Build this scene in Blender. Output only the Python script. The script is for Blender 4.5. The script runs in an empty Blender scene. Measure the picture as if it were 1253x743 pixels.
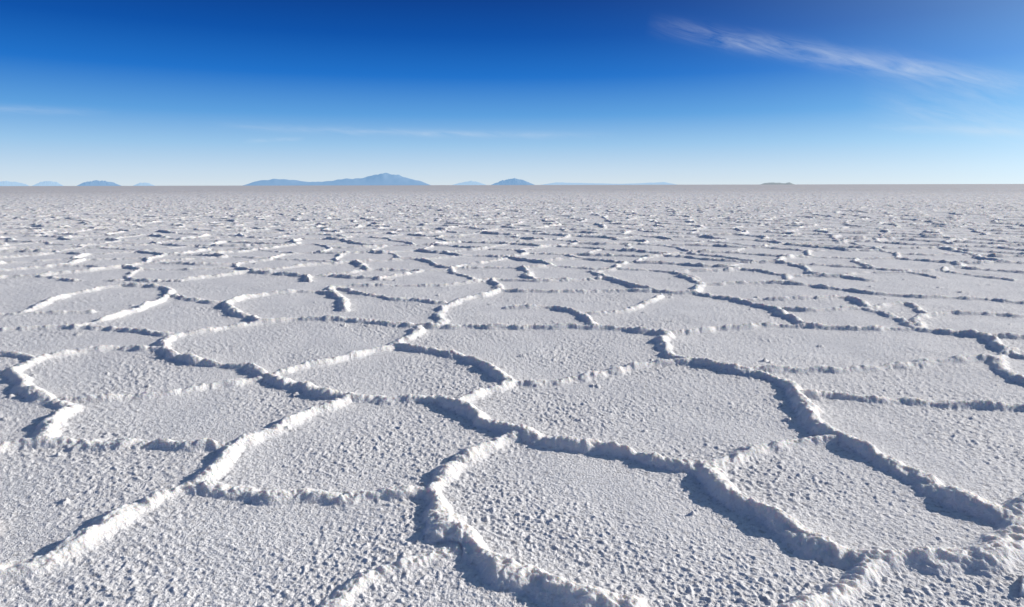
import bpy, math, numpy as np
from mathutils import Vector, Matrix, Euler

scene = bpy.context.scene
scene.view_settings.view_transform = 'Standard'
scene.view_settings.look = 'None'
scene.view_settings.exposure = 0
scene.view_settings.gamma = 1

# ------------------------------------------------------------------ camera
PW, PH, F = 1253.0, 743.0, 835.0
CAM_H = 1.6
PITCH = math.atan((PH/2-226.5)/F)
cam_d = bpy.data.cameras.new("camera")
cam_d.sensor_width = 36; cam_d.lens = 36*F/PW
cam_d.clip_start = 0.05; cam_d.clip_end = 200000
cam = bpy.data.objects.new("camera", cam_d)
scene.collection.objects.link(cam)
R = Matrix.Rotation(math.pi/2-PITCH, 3, 'X') @ Matrix.Rotation(math.radians(-0.12), 3, 'Z')
cam.matrix_world = Matrix.Translation((0, 0, CAM_H)) @ R.to_4x4()
scene.camera = cam
RN = np.array(R)

def ray(px, py):
    v = np.array([px-PW/2, PH/2-py, -F]); v = RN @ v
    return v/np.linalg.norm(v)
def ground(px, py):
    v = ray(px, py); t = CAM_H/-v[2]
    return np.array([v[0]*t, v[1]*t])

# ------------------------------------------------------------------ noise
def _h(ix, iy, seed):
    h = (ix.astype(np.int64)*374761393 + iy.astype(np.int64)*668265263 + seed*982451653) & 0xffffffff
    h = ((h ^ (h >> 13))*1274126177) & 0xffffffff
    h = ((h ^ (h >> 16))*2246822519) & 0xffffffff
    return (h ^ (h >> 15)) & 0xffffffff
def h01(ix, iy, seed): return (_h(ix, iy, seed) & 0xffffff).astype(np.float32)/16777216.0
GT = 256
_tabs = {}
def _tab(seed):
    if seed not in _tabs:
        r = np.random.default_rng(seed+100); a = r.random((GT, GT))*2*np.pi
        _tabs[seed] = (np.cos(a).astype(np.float32), np.sin(a).astype(np.float32))
    return _tabs[seed]
def perlin(x, y, seed=0):
    C, Sn = _tab(seed)
    x0 = np.floor(x); y0 = np.floor(y); fx = (x-x0).astype(np.float32); fy = (y-y0).astype(np.float32)
    ix = x0.astype(np.int32) & (GT-1); iy = y0.astype(np.int32) & (GT-1)
    ix1 = (ix+1) & (GT-1); iy1 = (iy+1) & (GT-1)
    u = fx*fx*fx*(fx*(fx*6-15)+10); v = fy*fy*fy*(fy*(fy*6-15)+10)
    n00 = C[ix, iy]*fx+Sn[ix, iy]*fy; n10 = C[ix1, iy]*(fx-1)+Sn[ix1, iy]*fy
    n01 = C[ix, iy1]*fx+Sn[ix, iy1]*(fy-1); n11 = C[ix1, iy1]*(fx-1)+Sn[ix1, iy1]*(fy-1)
    return ((n00*(1-u)+n10*u)*(1-v)+(n01*(1-u)+n11*u)*v)*1.5
def ss(a, b, x):
    t = np.clip((x-a)/(b-a), 0, 1); return t*t*(3-2*t)

# ------------------------------------------------------------------ traced pressure ridges (photo positions on the flat)
L = [
 (1.0, [(-60,728),(0,706),(60,690),(110,662),(150,636),(200,611),(228,600),(262,578),(280,556),(330,530),(372,512),(425,490)]),
 (1.0, [(228,602),(300,604),(380,610),(450,611),(500,606),(525,604)]),
 (1.15,[(525,604),(540,628),(546,655),(580,674),(612,696),(650,712),(700,730),(770,748)]),
 (1.0, [(525,604),(546,578),(582,558),(610,542),(640,535)]),
 (1.15,[(200,430),(240,446),(300,452),(332,465),(380,481),(425,488),(480,490),(540,492),(580,511),(630,534),(690,546),(760,556),(820,569),(862,576),(880,600),(920,626),(965,652),(1020,680),(1070,691),(1130,691),(1200,684),(1260,672),(1330,655)]),
 (1.1, [(960,765),(1005,738),(1035,722),(1058,703),(1085,691)]),
 (1.0, [(865,576),(910,556),(960,547),(1010,541)]),
 (1.0, [(480,425),(550,434),(595,452),(625,469),(690,468),(740,459),(800,448),(850,446)]),
 (0.9, [(560,495),(592,482),(625,470)]),
 (1.2, [(850,446),(905,458),(955,469),(980,490),(983,512),(1012,536),(1060,555),(1100,576),(1140,600),(1190,622),(1235,634),(1300,615)]),
 (1.1, [(1235,634),(1245,655),(1210,682)]),
 (0.95,[(978,487),(1030,488),(1100,493),(1170,497),(1253,501),(1330,505)]),
 (0.9, [(903,456),(960,455),(1020,455),(1080,450),(1150,444),(1215,440),(1238,430)]),
 (1.1, [(815,411),(812,430),(828,440),(850,446)]),
 (1.1, [(515,401),(600,402),(700,402),(760,404),(815,411)]),
 (1.0, [(815,411),(870,405),(930,401),(985,401),(1050,404),(1120,405),(1200,412),(1253,415),(1320,418)]),
 (1.0, [(1203,412),(1222,426),(1250,438),(1310,440)]),
 (1.0, [(1217,441),(1238,462),(1270,474)]),
 (1.0, [(200,430),(140,427),(90,433),(42,443),(20,458),(33,477),(62,494),(90,503),(72,516),(56,540)]),
 (0.9, [(-60,470),(-10,458),(22,455)]),
 (0.9, [(65,494),(120,490),(190,485),(260,476),(318,466)]),
 (0.95,[(-60,560),(0,552),(35,545),(90,545),(150,548),(210,546),(268,551),(280,556)]),
 (1.0, [(200,430),(208,414),(260,405),(320,395),(400,391),(460,396),(515,401)]),
 (1.0, [(515,401),(500,414),(480,426),(430,437),(380,449),(332,462)]),
 (1.0, [(540,398),(542,378),(575,366),(610,357),(603,343)]),
 (0.9, [(610,357),(680,358),(740,357),(800,358)]),
 (0.9, [(412,352),(460,364),(542,372)]),
 (1.1, [(322,394),(292,386),(280,371),(330,361),(390,358),(418,366),(420,380)]),
 (1.0, [(30,383),(90,360),(150,350),(200,352),(207,362),(180,376),(120,394),(84,402)]),
 (0.9, [(-60,404),(0,405),(80,402),(150,405),(208,412)]),
 (0.8, [(-60,388),(30,385),(110,383)]),
 (0.8, [(-60,438),(10,435),(42,443)]),
 (0.95,[(620,378),(680,377),(714,388),(728,402)]),
 (0.9, [(716,386),(760,382),(790,372),(806,364)]),
 (1.1, [(722,333),(762,347),(800,358),(850,360),(900,368),(950,381),(985,400)]),
 (1.0, [(850,360),(856,347),(830,338)]),
 (0.9, [(940,378),(1000,381),(1060,379),(1100,392),(1120,404)]),
 (0.9, [(905,368),(1000,366),(1040,366),(1062,379)]),
 (0.9, [(1120,404),(1132,386),(1200,385),(1253,388),(1320,390)]),
 (1.0, [(856,349),(930,347),(990,350),(1050,358),(1120,364),(1190,366),(1253,371),(1320,374)]),
 (0.55,[(400,750),(436,718),(480,696),(512,686),(546,672)]),
 (0.9, [(540,350),(575,346),(603,343),(660,345),(722,343)]),
 (0.9, [(418,366),(405,352),(470,350),(540,350)]),
 (0.8, [(207,362),(250,371),(280,371)]),
 (0.8, [(1062,379),(1110,372),(1132,386)]),
]
def catmull(P, step):
    P = np.array(P); out = []
    Q = np.vstack([2*P[0]-P[1], P, 2*P[-1]-P[-2]])
    for i in range(1, len(Q)-2):
        p0, p1, p2, p3 = Q[i-1], Q[i], Q[i+1], Q[i+2]
        n = max(2, int(np.linalg.norm(p2-p1)/step))
        for k in range(n):
            t = k/n
            out.append(0.5*((2*p1)+(-p0+p2)*t+(2*p0-5*p1+4*p2-p3)*t*t+(-p0+3*p1-3*p2+p3)*t**3))
    out.append(P[-1]); return np.array(out)

# ------------------------------------------------------------------ polar sheet
rows = [0.25, 0.45, 0.7, 0.95, 1.15, 1.3, 1.42]
r = 1.5
while r < 80: rows.append(r); r *= 1+min(max(0.0006*r, 0.0014), 0.004)
while r < 400: rows.append(r); r *= 1.007
while r < 130000: rows.append(r); r *= 1.07
rows = np.array(rows)
fine = np.radians(np.arange(-40.5, 40.5, 0.075))
side = []; a = fine[-1]; st = math.radians(0.078)
while a < math.pi-0.03:
    st = min(st*1.06, math.radians(2.5)); a += st; side.append(a)
side = np.array(side[:-1])
ang = np.concatenate([-side[::-1]+(fine[0]+fine[-1]), fine, side])
ang = ang[(ang > -math.pi+0.01)]
NR, NA = len(rows), len(ang)
RR, AA = np.meshgrid(rows, ang, indexing='ij')
X = RR*np.sin(AA); Y = RR*np.cos(AA)
nn = (rows < 420).sum()
x = X[:nn]; y = Y[:nn]; rr = RR[:nn]
wx = x + 0.045*perlin(x*2.7, y*2.7, 1) + 0.020*perlin(x*7, y*7, 2)
wy = y + 0.045*perlin(x*2.7, y*2.7, 3) + 0.020*perlin(x*7, y*7, 4)

D = np.full(x.shape, 9.0, np.float32); HS = np.ones(x.shape, np.float32)
M = 0.40
for s, pl in L:
    P = catmull([ground(*p) for p in pl], 0.30)
    for k in range(len(P)-1):
        A, B = P[k], P[k+1]
        ra, rb = np.hypot(*A), np.hypot(*B); ta, tb = math.atan2(A[0], A[1]), math.atan2(B[0], B[1])
        rmin, rmax = min(ra, rb)-M, max(ra, rb)+M
        i0, i1 = np.searchsorted(rows[:nn], rmin), np.searchsorted(rows[:nn], rmax)
        j0, j1 = np.searchsorted(ang, min(ta, tb)-M/max(rmin, .8)), np.searchsorted(ang, max(ta, tb)+M/max(rmin, .8))
        if i1 <= i0 or j1 <= j0: continue
        px = wx[i0:i1, j0:j1]-A[0]; py = wy[i0:i1, j0:j1]-A[1]
        e = B-A; t = np.clip((px*e[0]+py*e[1])/(e@e), 0, 1)
        d = np.hypot(px-e[0]*t, py-e[1]*t)
        sub = D[i0:i1, j0:j1]; m = d < sub
        sub[m] = d[m]; HS[i0:i1, j0:j1][m] = s

def worley_edge(x, y, size, seed, jit=0.85, lo=0.5):
    gx = np.floor(x/size).astype(np.int64); gy = np.floor(y/size).astype(np.int64)
    d1 = np.full(x.shape, 1e9); ax = np.zeros(x.shape); ay = np.zeros(x.shape)
    pts = []
    for i in (-1, 0, 1):
        for j in (-1, 0, 1):
            cx = (gx+i+0.5+jit*(h01(gx+i, gy+j, seed)-.5))*size
            cy = (gy+j+0.5+jit*(h01(gx+i, gy+j, seed+50)-.5))*size
            d = (x-cx)**2+(y-cy)**2; pts.append((cx, cy)); m = d < d1
            d1 = np.where(m, d, d1); ax = np.where(m, cx, ax); ay = np.where(m, cy, ay)
    e = np.full(x.shape, 9.0); hh = np.ones(x.shape)
    for cx, cy in pts:
        ex = cx-ax; ey = cy-ay; l = np.hypot(ex, ey); ok = l > 1e-4
        l = np.where(ok, l, 1)
        d = ((ax+cx)/2-x)*ex/l+((ay+cy)/2-y)*ey/l
        d = np.where(ok, d, 9.0); m = d < e
        e = np.where(m, d, e)
        key = np.abs(np.sin((ax+cx)*12.9+(ay+cy)*78.2)*43758.5) % 1
        hh = np.where(m, lo+0.7*key, hh)
    return e.astype(np.float32), hh.astype(np.float32)
c, sn = math.cos(0.5), math.sin(0.5)
vx = wx + 0.22*perlin(x*0.9, y*0.9, 31); vy = wy + 0.22*perlin(x*0.9, y*0.9, 32)
WE, WH = worley_edge(vx*c-vy*sn, vx*sn+vy*c, 1.5, 11, lo=0.6)
gl, gr = ground(0, 345), ground(1253, 345)
edge_az = math.atan2(gr[0], gr[1])+0.035
inside = (np.abs(AA[:nn]) < edge_az) & (y < gl[1]+0.25*perlin(x, y, 9)) & (y > 1.5)
WE = np.where(inside, 9.0, WE)
m = WE < D
D = np.where(m, WE, D); HS = np.where(m, WH, HS)

n_mid = perlin(x*6, y*6, 5); n_f = perlin(x*13, y*13, 6); n_ff = perlin(x*30, y*30, 7)
hv = 0.90+0.40*perlin(x*1.7, y*1.7, 8)+0.22*n_mid
wv = 1+0.30*perlin(x*2.3, y*2.3, 12)+0.25*n_mid
far_up = 1+0.30*ss(9, 30, rr)
W = 0.084*wv*(0.6+0.4*HS)*(1+0.25*ss(12, 40, rr))
q = np.clip((D+0.007*n_f)/W, 0, 1)
crest = (1-q*q)**1.6
skirt = np.exp(-(D/0.14)**2)
H = HS*hv*far_up*(0.042*crest+0.008*skirt)
H += crest*(0.015*(0.4-np.abs(n_f)*1.4)+0.009*(0.35-np.abs(n_ff)*1.3)+0.008*n_mid)
# rubble flaking off the ridges
rub = np.exp(-(D/0.12)**2)*(1-crest)
H += rub*0.012*np.maximum(perlin(x*24, y*24, 51)-0.15, 0)
# crust of the plates
fade = 1-0.5*ss(25, 60, rr)
H += 0.010*perlin(x*0.8, y*0.8, 14)+0.005*perlin(x*2.6, y*2.6, 15)
plate = 1-0.6*crest
patch = 0.85+0.8*perlin(x*1.1, y*1.1, 18)
c2, s2 = math.cos(.6), math.sin(.6); xr = x*c2-y*s2; yr = x*s2+y*c2
b = perlin(xr*15, yr*15, 16); b2 = perlin(xr*31+b*.5, yr*31, 17); b3 = perlin(x*54, y*54, 19)
near = 1-ss(6, 12, rr)
H += plate*fade*patch*(0.0020*b+0.0088*np.maximum(b2-.12, 0)-0.0022*np.maximum(-b2, 0)+0.0054*np.maximum(b3, -0.1)*near)
# loose clods
gx = np.floor(x/0.20).astype(np.int64); gy = np.floor(y/0.20).astype(np.int64)
cx = (gx+.3+.4*h01(gx, gy, 61))*0.20; cy = (gy+.3+.4*h01(gx, gy, 62))*0.20
sel = h01(gx, gy, 63); rad = 0.012+0.026*h01(gx, gy, 64)**2
q2 = np.hypot(x-cx, (y-cy)*1.2)*(1+0.7*n_ff+0.4*b2)/rad
H += np.where(sel < 0.06, (1-ss(0.2, 1.2, q2))*rad*0.6*(1+b3), 0)*fade
# far roughness
H += ss(50, 110, rr)*(0.05*perlin(x*0.5, y*0.5, 41)+0.04*np.abs(perlin(x*.23, y*.23, 42)))
Z = np.zeros_like(X); Z[:nn] = H
far_fade = 1-ss(330, 400, RR); Z *= far_fade
ridge = np.zeros_like(X); ridge[:nn] = np.clip(crest*1.6, 0, 1)
ridge *= far_fade

verts = np.empty((NR*NA+1, 3), np.float32)
verts[:-1, 0] = X.ravel(); verts[:-1, 1] = Y.ravel(); verts[:-1, 2] = Z.ravel()
verts[-1] = (0, 0, 0)
i, j = np.meshgrid(np.arange(NR-1), np.arange(NA), indexing='ij')
j2 = (j+1) % NA
quads = np.stack([i*NA+j, i*NA+j2, (i+1)*NA+j2, (i+1)*NA+j], -1).reshape(-1, 4)[:, ::-1]
tris = np.stack([np.full(NA, NR*NA), (np.arange(NA)+1) % NA, np.arange(NA)], -1)
me = bpy.data.meshes.new("salt_flat")
me.vertices.add(len(verts)); me.vertices.foreach_set("co", verts.ravel())
me.loops.add(quads.size+tris.size)
me.loops.foreach_set("vertex_index", np.concatenate([quads.ravel(), tris.ravel()]).astype(np.int32))
npoly = len(quads)+len(tris)
me.polygons.add(npoly)
ls = np.concatenate([np.arange(len(quads))*4, quads.size+np.arange(len(tris))*3]).astype(np.int32)
me.polygons.foreach_set("loop_start", ls)
me.update(calc_edges=True)
me.polygons.foreach_set("use_smooth", np.ones(npoly, bool))
at = me.attributes.new("ridge", 'FLOAT', 'POINT')
at.data.foreach_set("value", np.append(ridge.ravel(), 0).astype(np.float32))
salt = bpy.data.objects.new("salt_flat", me); scene.collection.objects.link(salt)
print("normal z", me.polygons[len(quads)//2].normal[2], me.polygons[npoly-1].normal[2], len(verts))

# ------------------------------------------------------------------ helpers for nodes
def N(nt, t, **kw):
    n = nt.nodes.new(t)
    for k, v in kw.items(): setattr(n, k, v)
    return n
def math_(nt, op, a, b=None, c=None, clamp=False):
    n = nt.nodes.new('ShaderNodeMath'); n.operation = op; n.use_clamp = clamp
    for k, v in enumerate((a, b, c)):
        if v is None: continue
        if isinstance(v, (int, float)): n.inputs[k].default_value = v
        else: nt.links.new(v, n.inputs[k])
    return n.outputs[0]
def mix(nt, f, a, b, mode='MIX'):
    n = nt.nodes.new('ShaderNodeMix'); n.data_type = 'RGBA'; n.blend_type = mode
    for k, v in ((0, f), (6, a), (7, b)):
        if isinstance(v, (int, float)): n.inputs[k].default_value = v
        elif isinstance(v, tuple): n.inputs[k].default_value = (*v, 1)
        else: nt.links.new(v, n.inputs[k])
    return n.outputs[2]

mat = bpy.data.materials.new("salt_crust"); mat.use_nodes = True
nt = mat.node_tree; bs = nt.nodes['Principled BSDF']
geo = N(nt, 'ShaderNodeNewGeometry')
def noise(scale, det=4, rough=.6):
    n = N(nt, 'ShaderNodeTexNoise'); n.inputs['Scale'].default_value = scale
    n.inputs['Detail'].default_value = det; n.inputs['Roughness'].default_value = rough
    nt.links.new(geo.outputs['Position'], n.inputs['Vector']); return n.outputs['Fac']
ra = N(nt, 'ShaderNodeAttribute', attribute_name="ridge")
n1 = noise(1.2, 2); n2 = noise(34, 2, .7)
base = mix(nt, n1, (0.84, 0.815, 0.80), (0.93, 0.905, 0.885))
spk = math_(nt, 'MULTIPLY', math_(nt, 'SUBTRACT', n2, 0.50, clamp=True), 5.0, clamp=True)
base = mix(nt, spk, base, (0.58, 0.555, 0.54))
rm = math_(nt, 'MULTIPLY', ra.outputs['Fac'], 0.9, clamp=True)
base = mix(nt, rm, base, (0.94, 0.89, 0.84))
# self-shading of distant rough salt painted into the base colour, in uneven patches
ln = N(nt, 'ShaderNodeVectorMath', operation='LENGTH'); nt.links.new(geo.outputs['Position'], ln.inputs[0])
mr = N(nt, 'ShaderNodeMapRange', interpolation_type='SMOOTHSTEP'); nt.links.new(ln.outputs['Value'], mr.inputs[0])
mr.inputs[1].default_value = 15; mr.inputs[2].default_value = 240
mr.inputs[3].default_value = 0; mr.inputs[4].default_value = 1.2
shade_var = math_(nt, 'ADD', math_(nt, 'MULTIPLY', noise(0.06, 3), 0.7), math_(nt, 'MULTIPLY', n1, 0.6))
base = mix(nt, math_(nt, 'MULTIPLY', mr.outputs[0], shade_var, clamp=True), base, (0.55, 0.525, 0.52))
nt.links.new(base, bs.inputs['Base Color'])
bs.inputs['Roughness'].default_value = 0.8
bs.inputs['Specular IOR Level'].default_value = 0.2
# the thin raised rims are translucent salt
nt.links.new(math_(nt, 'MULTIPLY', ra.outputs['Fac'], 0.75), bs.inputs['Subsurface Weight'])
bs.inputs['Subsurface Radius'].default_value = (1.0, 0.8, 0.62)
bs.inputs['Subsurface Scale'].default_value = 0.026
bp = N(nt, 'ShaderNodeBump'); bp.inputs['Distance'].default_value = 0.009; bp.inputs['Strength'].default_value = 0.9
nt.links.new(noise(80, 2, .7), bp.inputs['Height']); nt.links.new(bp.outputs[0], bs.inputs['Normal'])
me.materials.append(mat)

# ------------------------------------------------------------------ far mountains
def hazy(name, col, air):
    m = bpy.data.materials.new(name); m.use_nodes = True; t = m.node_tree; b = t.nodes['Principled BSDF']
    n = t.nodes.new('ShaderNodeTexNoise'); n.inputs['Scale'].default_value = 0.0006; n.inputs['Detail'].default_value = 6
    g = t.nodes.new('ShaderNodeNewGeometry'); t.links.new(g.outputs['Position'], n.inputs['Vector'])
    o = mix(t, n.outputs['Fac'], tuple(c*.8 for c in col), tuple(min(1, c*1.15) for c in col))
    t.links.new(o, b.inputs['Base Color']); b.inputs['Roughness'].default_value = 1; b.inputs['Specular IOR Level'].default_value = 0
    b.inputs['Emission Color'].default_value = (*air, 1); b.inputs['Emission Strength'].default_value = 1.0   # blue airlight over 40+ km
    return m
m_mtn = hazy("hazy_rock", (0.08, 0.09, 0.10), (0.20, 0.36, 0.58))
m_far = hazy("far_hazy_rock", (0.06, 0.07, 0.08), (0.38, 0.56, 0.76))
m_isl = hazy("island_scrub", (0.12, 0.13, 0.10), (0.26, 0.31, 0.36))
def mountain(name, prof, dist, mtl, seed):
    az = np.array([math.atan2(ray(p, 226)[0], ray(p, 226)[1]) for p, _ in prof])
    hp = np.array([h for _, h in prof])*dist/F
    n = 160; m = 24
    a = np.linspace(az[0], az[-1], n); h = np.interp(a, az, hp)
    wid = (az[-1]-az[0])*dist; dep = min(wid*0.35, 9000)
    T = np.linspace(-1, 1, m)
    II, TT = np.meshgrid(np.arange(n), T)
    nz = perlin(II*0.05+seed*7, TT*1.7+seed, seed); nz2 = perlin(II*0.17+seed, TT*4, seed+1)
    zz = h[None, :]*np.clip(1-np.abs(TT)**1.5, 0, 1)*(1+0.16*nz+0.12*nz2)-5
    xx = np.sin(a)[None, :]*(dist+TT*dep); yy = np.cos(a)[None, :]*(dist+TT*dep)
    vs = np.stack([xx, yy, zz], -1).reshape(-1, 3).tolist()
    fs = [(jj*n+ii, jj*n+ii+1, (jj+1)*n+ii+1, (jj+1)*n+ii) for jj in range(m-1) for ii in range(n-1)]
    e = bpy.data.meshes.new(name); e.from_pydata(vs, [], fs); e.update()
    for p in e.polygons: p.use_smooth = True
    e.materials.append(mtl)
    o = bpy.data.objects.new(name, e); scene.collection.objects.link(o); return o
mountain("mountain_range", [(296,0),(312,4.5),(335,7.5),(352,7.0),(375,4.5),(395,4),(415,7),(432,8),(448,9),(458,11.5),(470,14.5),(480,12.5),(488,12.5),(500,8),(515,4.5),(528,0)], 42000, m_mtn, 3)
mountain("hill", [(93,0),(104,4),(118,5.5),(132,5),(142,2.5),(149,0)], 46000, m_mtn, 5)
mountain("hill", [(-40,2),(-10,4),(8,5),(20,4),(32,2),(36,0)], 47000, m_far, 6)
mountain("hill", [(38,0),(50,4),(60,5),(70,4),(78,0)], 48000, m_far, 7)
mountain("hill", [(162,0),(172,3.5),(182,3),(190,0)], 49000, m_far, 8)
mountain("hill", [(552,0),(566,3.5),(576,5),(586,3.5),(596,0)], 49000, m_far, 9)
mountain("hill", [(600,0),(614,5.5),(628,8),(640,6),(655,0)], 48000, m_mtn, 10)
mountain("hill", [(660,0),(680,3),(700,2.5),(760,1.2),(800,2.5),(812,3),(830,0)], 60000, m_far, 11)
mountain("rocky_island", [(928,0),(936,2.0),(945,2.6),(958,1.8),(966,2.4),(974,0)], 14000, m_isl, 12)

# ------------------------------------------------------------------ light
SUN_EL, SUN_AZ = 21.0, 70.0
S = Vector((math.sin(math.radians(SUN_AZ))*math.cos(math.radians(SUN_EL)), math.cos(math.radians(SUN_AZ))*math.cos(math.radians(SUN_EL)), math.sin(math.radians(SUN_EL))))
sd = bpy.data.lights.new("sun", 'SUN'); sd.energy = 5.0; sd.angle = math.radians(0.5); sd.color = (1, 0.94, 0.87)
so = bpy.data.objects.new("sun", sd); so.rotation_euler = S.to_track_quat('Z', 'Y').to_euler(); so.location = (20, 20, 30)
scene.collection.objects.link(so)

w = bpy.data.worlds.new("World"); scene.world = w; w.use_nodes = True
nt = w.node_tree; bg = nt.nodes['Background']
STR = 0.08
sky = N(nt, 'ShaderNodeTexSky', sky_type='NISHITA'); sky.sun_disc = False
sky.sun_elevation = math.radians(SUN_EL); sky.sun_rotation = math.radians(SUN_AZ)
sky.altitude = 3650; sky.air_density = 1.0; sky.dust_density = 0.3; sky.ozone_density = 3
tc = N(nt, 'ShaderNodeTexCoord'); sp = N(nt, 'ShaderNodeSeparateXYZ'); nt.links.new(tc.outputs['Generated'], sp.inputs[0])
azn = math_(nt, 'ARCTAN2', sp.outputs[0], sp.outputs[1]); eln = math_(nt, 'ARCSINE', sp.outputs[2])
# clear high-altitude sky colour by elevation, unseen upper part greyed for neutral ambient light
ramp = N(nt, 'ShaderNodeValToRGB'); nt.links.new(math_(nt, 'DIVIDE', eln, math.radians(60), clamp=True), ramp.inputs[0])
def lin(c): return tuple(((v/255)/12.92 if v/255 < .04045 else ((v/255+.055)/1.055)**2.4) for v in c)
stops = [(0, (216,229,239)), (1.2, (199,221,240)), (3.2, (156,200,237)), (5.5, (94,162,225)), (8.5, (26,114,204)), (11.5, (0,82,172)), (14.5, (0,60,142)), (25, (24,58,120)), (45, (66,82,112))]
cr = ramp.color_ramp
while len(cr.elements) < len(stops): cr.elements.new(0.5)
for e, (d, cc) in zip(cr.elements, stops): e.position = d/60; e.color = (*lin(cc), 1)
sc = N(nt, 'ShaderNodeVectorMath', operation='SCALE'); nt.links.new(ramp.outputs[0], sc.inputs[0]); sc.inputs['Scale'].default_value = 1/STR
col = mix(nt, 0.06, sc.outputs[0], sky.outputs[0])
# bright scatter around the sun's bearing
dt = N(nt, 'ShaderNodeVectorMath', operation='DOT_PRODUCT'); nt.links.new(tc.outputs['Generated'], dt.inputs[0]); dt.inputs[1].default_value = tuple(S)
gl_ = math_(nt, 'POWER', math_(nt, 'MAXIMUM', dt.outputs['Value'], 0.0), 7.0)
gv = N(nt, 'ShaderNodeVectorMath', operation='SCALE'); gv.inputs[0].default_value = (0.46/STR, 0.72/STR, 0.76/STR); nt.links.new(gl_, gv.inputs['Scale'])
col = mix(nt, 1.0, col, gv.outputs[0], 'ADD')
def streak(col, p0, p1, width, dens, seed, sx=14, sy=90):
    a0, a1 = ray(*p0), ray(*p1)
    A = (math.atan2(a0[0], a0[1]), math.asin(a0[2])); B = (math.atan2(a1[0], a1[1]), math.asin(a1[2]))
    dx, dy = B[0]-A[0], B[1]-A[1]; l = math.hypot(dx, dy); dx /= l; dy /= l
    ux = math_(nt, 'SUBTRACT', azn, A[0]); uy = math_(nt, 'SUBTRACT', eln, A[1])
    s = math_(nt, 'ADD', math_(nt, 'MULTIPLY', ux, dx), math_(nt, 'MULTIPLY', uy, dy))
    p = math_(nt, 'SUBTRACT', math_(nt, 'MULTIPLY', uy, dx), math_(nt, 'MULTIPLY', ux, dy))
    cb = N(nt, 'ShaderNodeCombineXYZ'); nt.links.new(math_(nt, 'MULTIPLY', s, sx), cb.inputs[0])
    nt.links.new(math_(nt, 'MULTIPLY', math_(nt, 'ADD', p, math_(nt, 'MULTIPLY', s, 0.10)), sy), cb.inputs[1]); cb.inputs[2].default_value = seed
    nz = N(nt, 'ShaderNodeTexNoise'); nz.inputs['Scale'].default_value = 1; nz.inputs['Detail'].default_value = 6; nz.inputs['Roughness'].default_value = .62
    nz.inputs['Distortion'].default_value = 0.6
    nt.links.new(cb.outputs[0], nz.inputs['Vector'])
    nf = math_(nt, 'MULTIPLY', math_(nt, 'SUBTRACT', nz.outputs['Fac'], 0.30), 2.0, clamp=True)
    t = math_(nt, 'DIVIDE', s, l)
    ends = math_(nt, 'MULTIPLY', math_(nt, 'MULTIPLY', t, math_(nt, 'SUBTRACT', 1.0, t)), 4.5, clamp=True)
    pw = math_(nt, 'DIVIDE', p, width/F)
    prof = math_(nt, 'EXPONENT', math_(nt, 'MULTIPLY', math_(nt, 'MULTIPLY', pw, pw), -1.0))
    f = math_(nt, 'MULTIPLY', math_(nt, 'MULTIPLY', math_(nt, 'MULTIPLY', prof, ends), nf), dens, clamp=True)
    return mix(nt, f, col, (0.72/STR, 0.80/STR, 0.9/STR))
col = streak(col, (790,28), (1340,114), 9, 0.55, 1)
col = streak(col, (1040,70), (1300,140), 14, 0.25, 2)
col = streak(col, (1050,120), (1400,185), 14, 0.32, 3)
col = streak(col, (-60,131), (140,138), 3.5, 0.30, 4)
col = streak(col, (240,153), (760,166), 4.0, 0.35, 5)
col = streak(col, (296,173), (375,170), 2.0, 0.40, 6)
col = streak(col, (1060,155), (1330,165), 4, 0.40, 7)
nt.links.new(col, bg.inputs['Color'])
bg.inputs['Strength'].default_value = STR
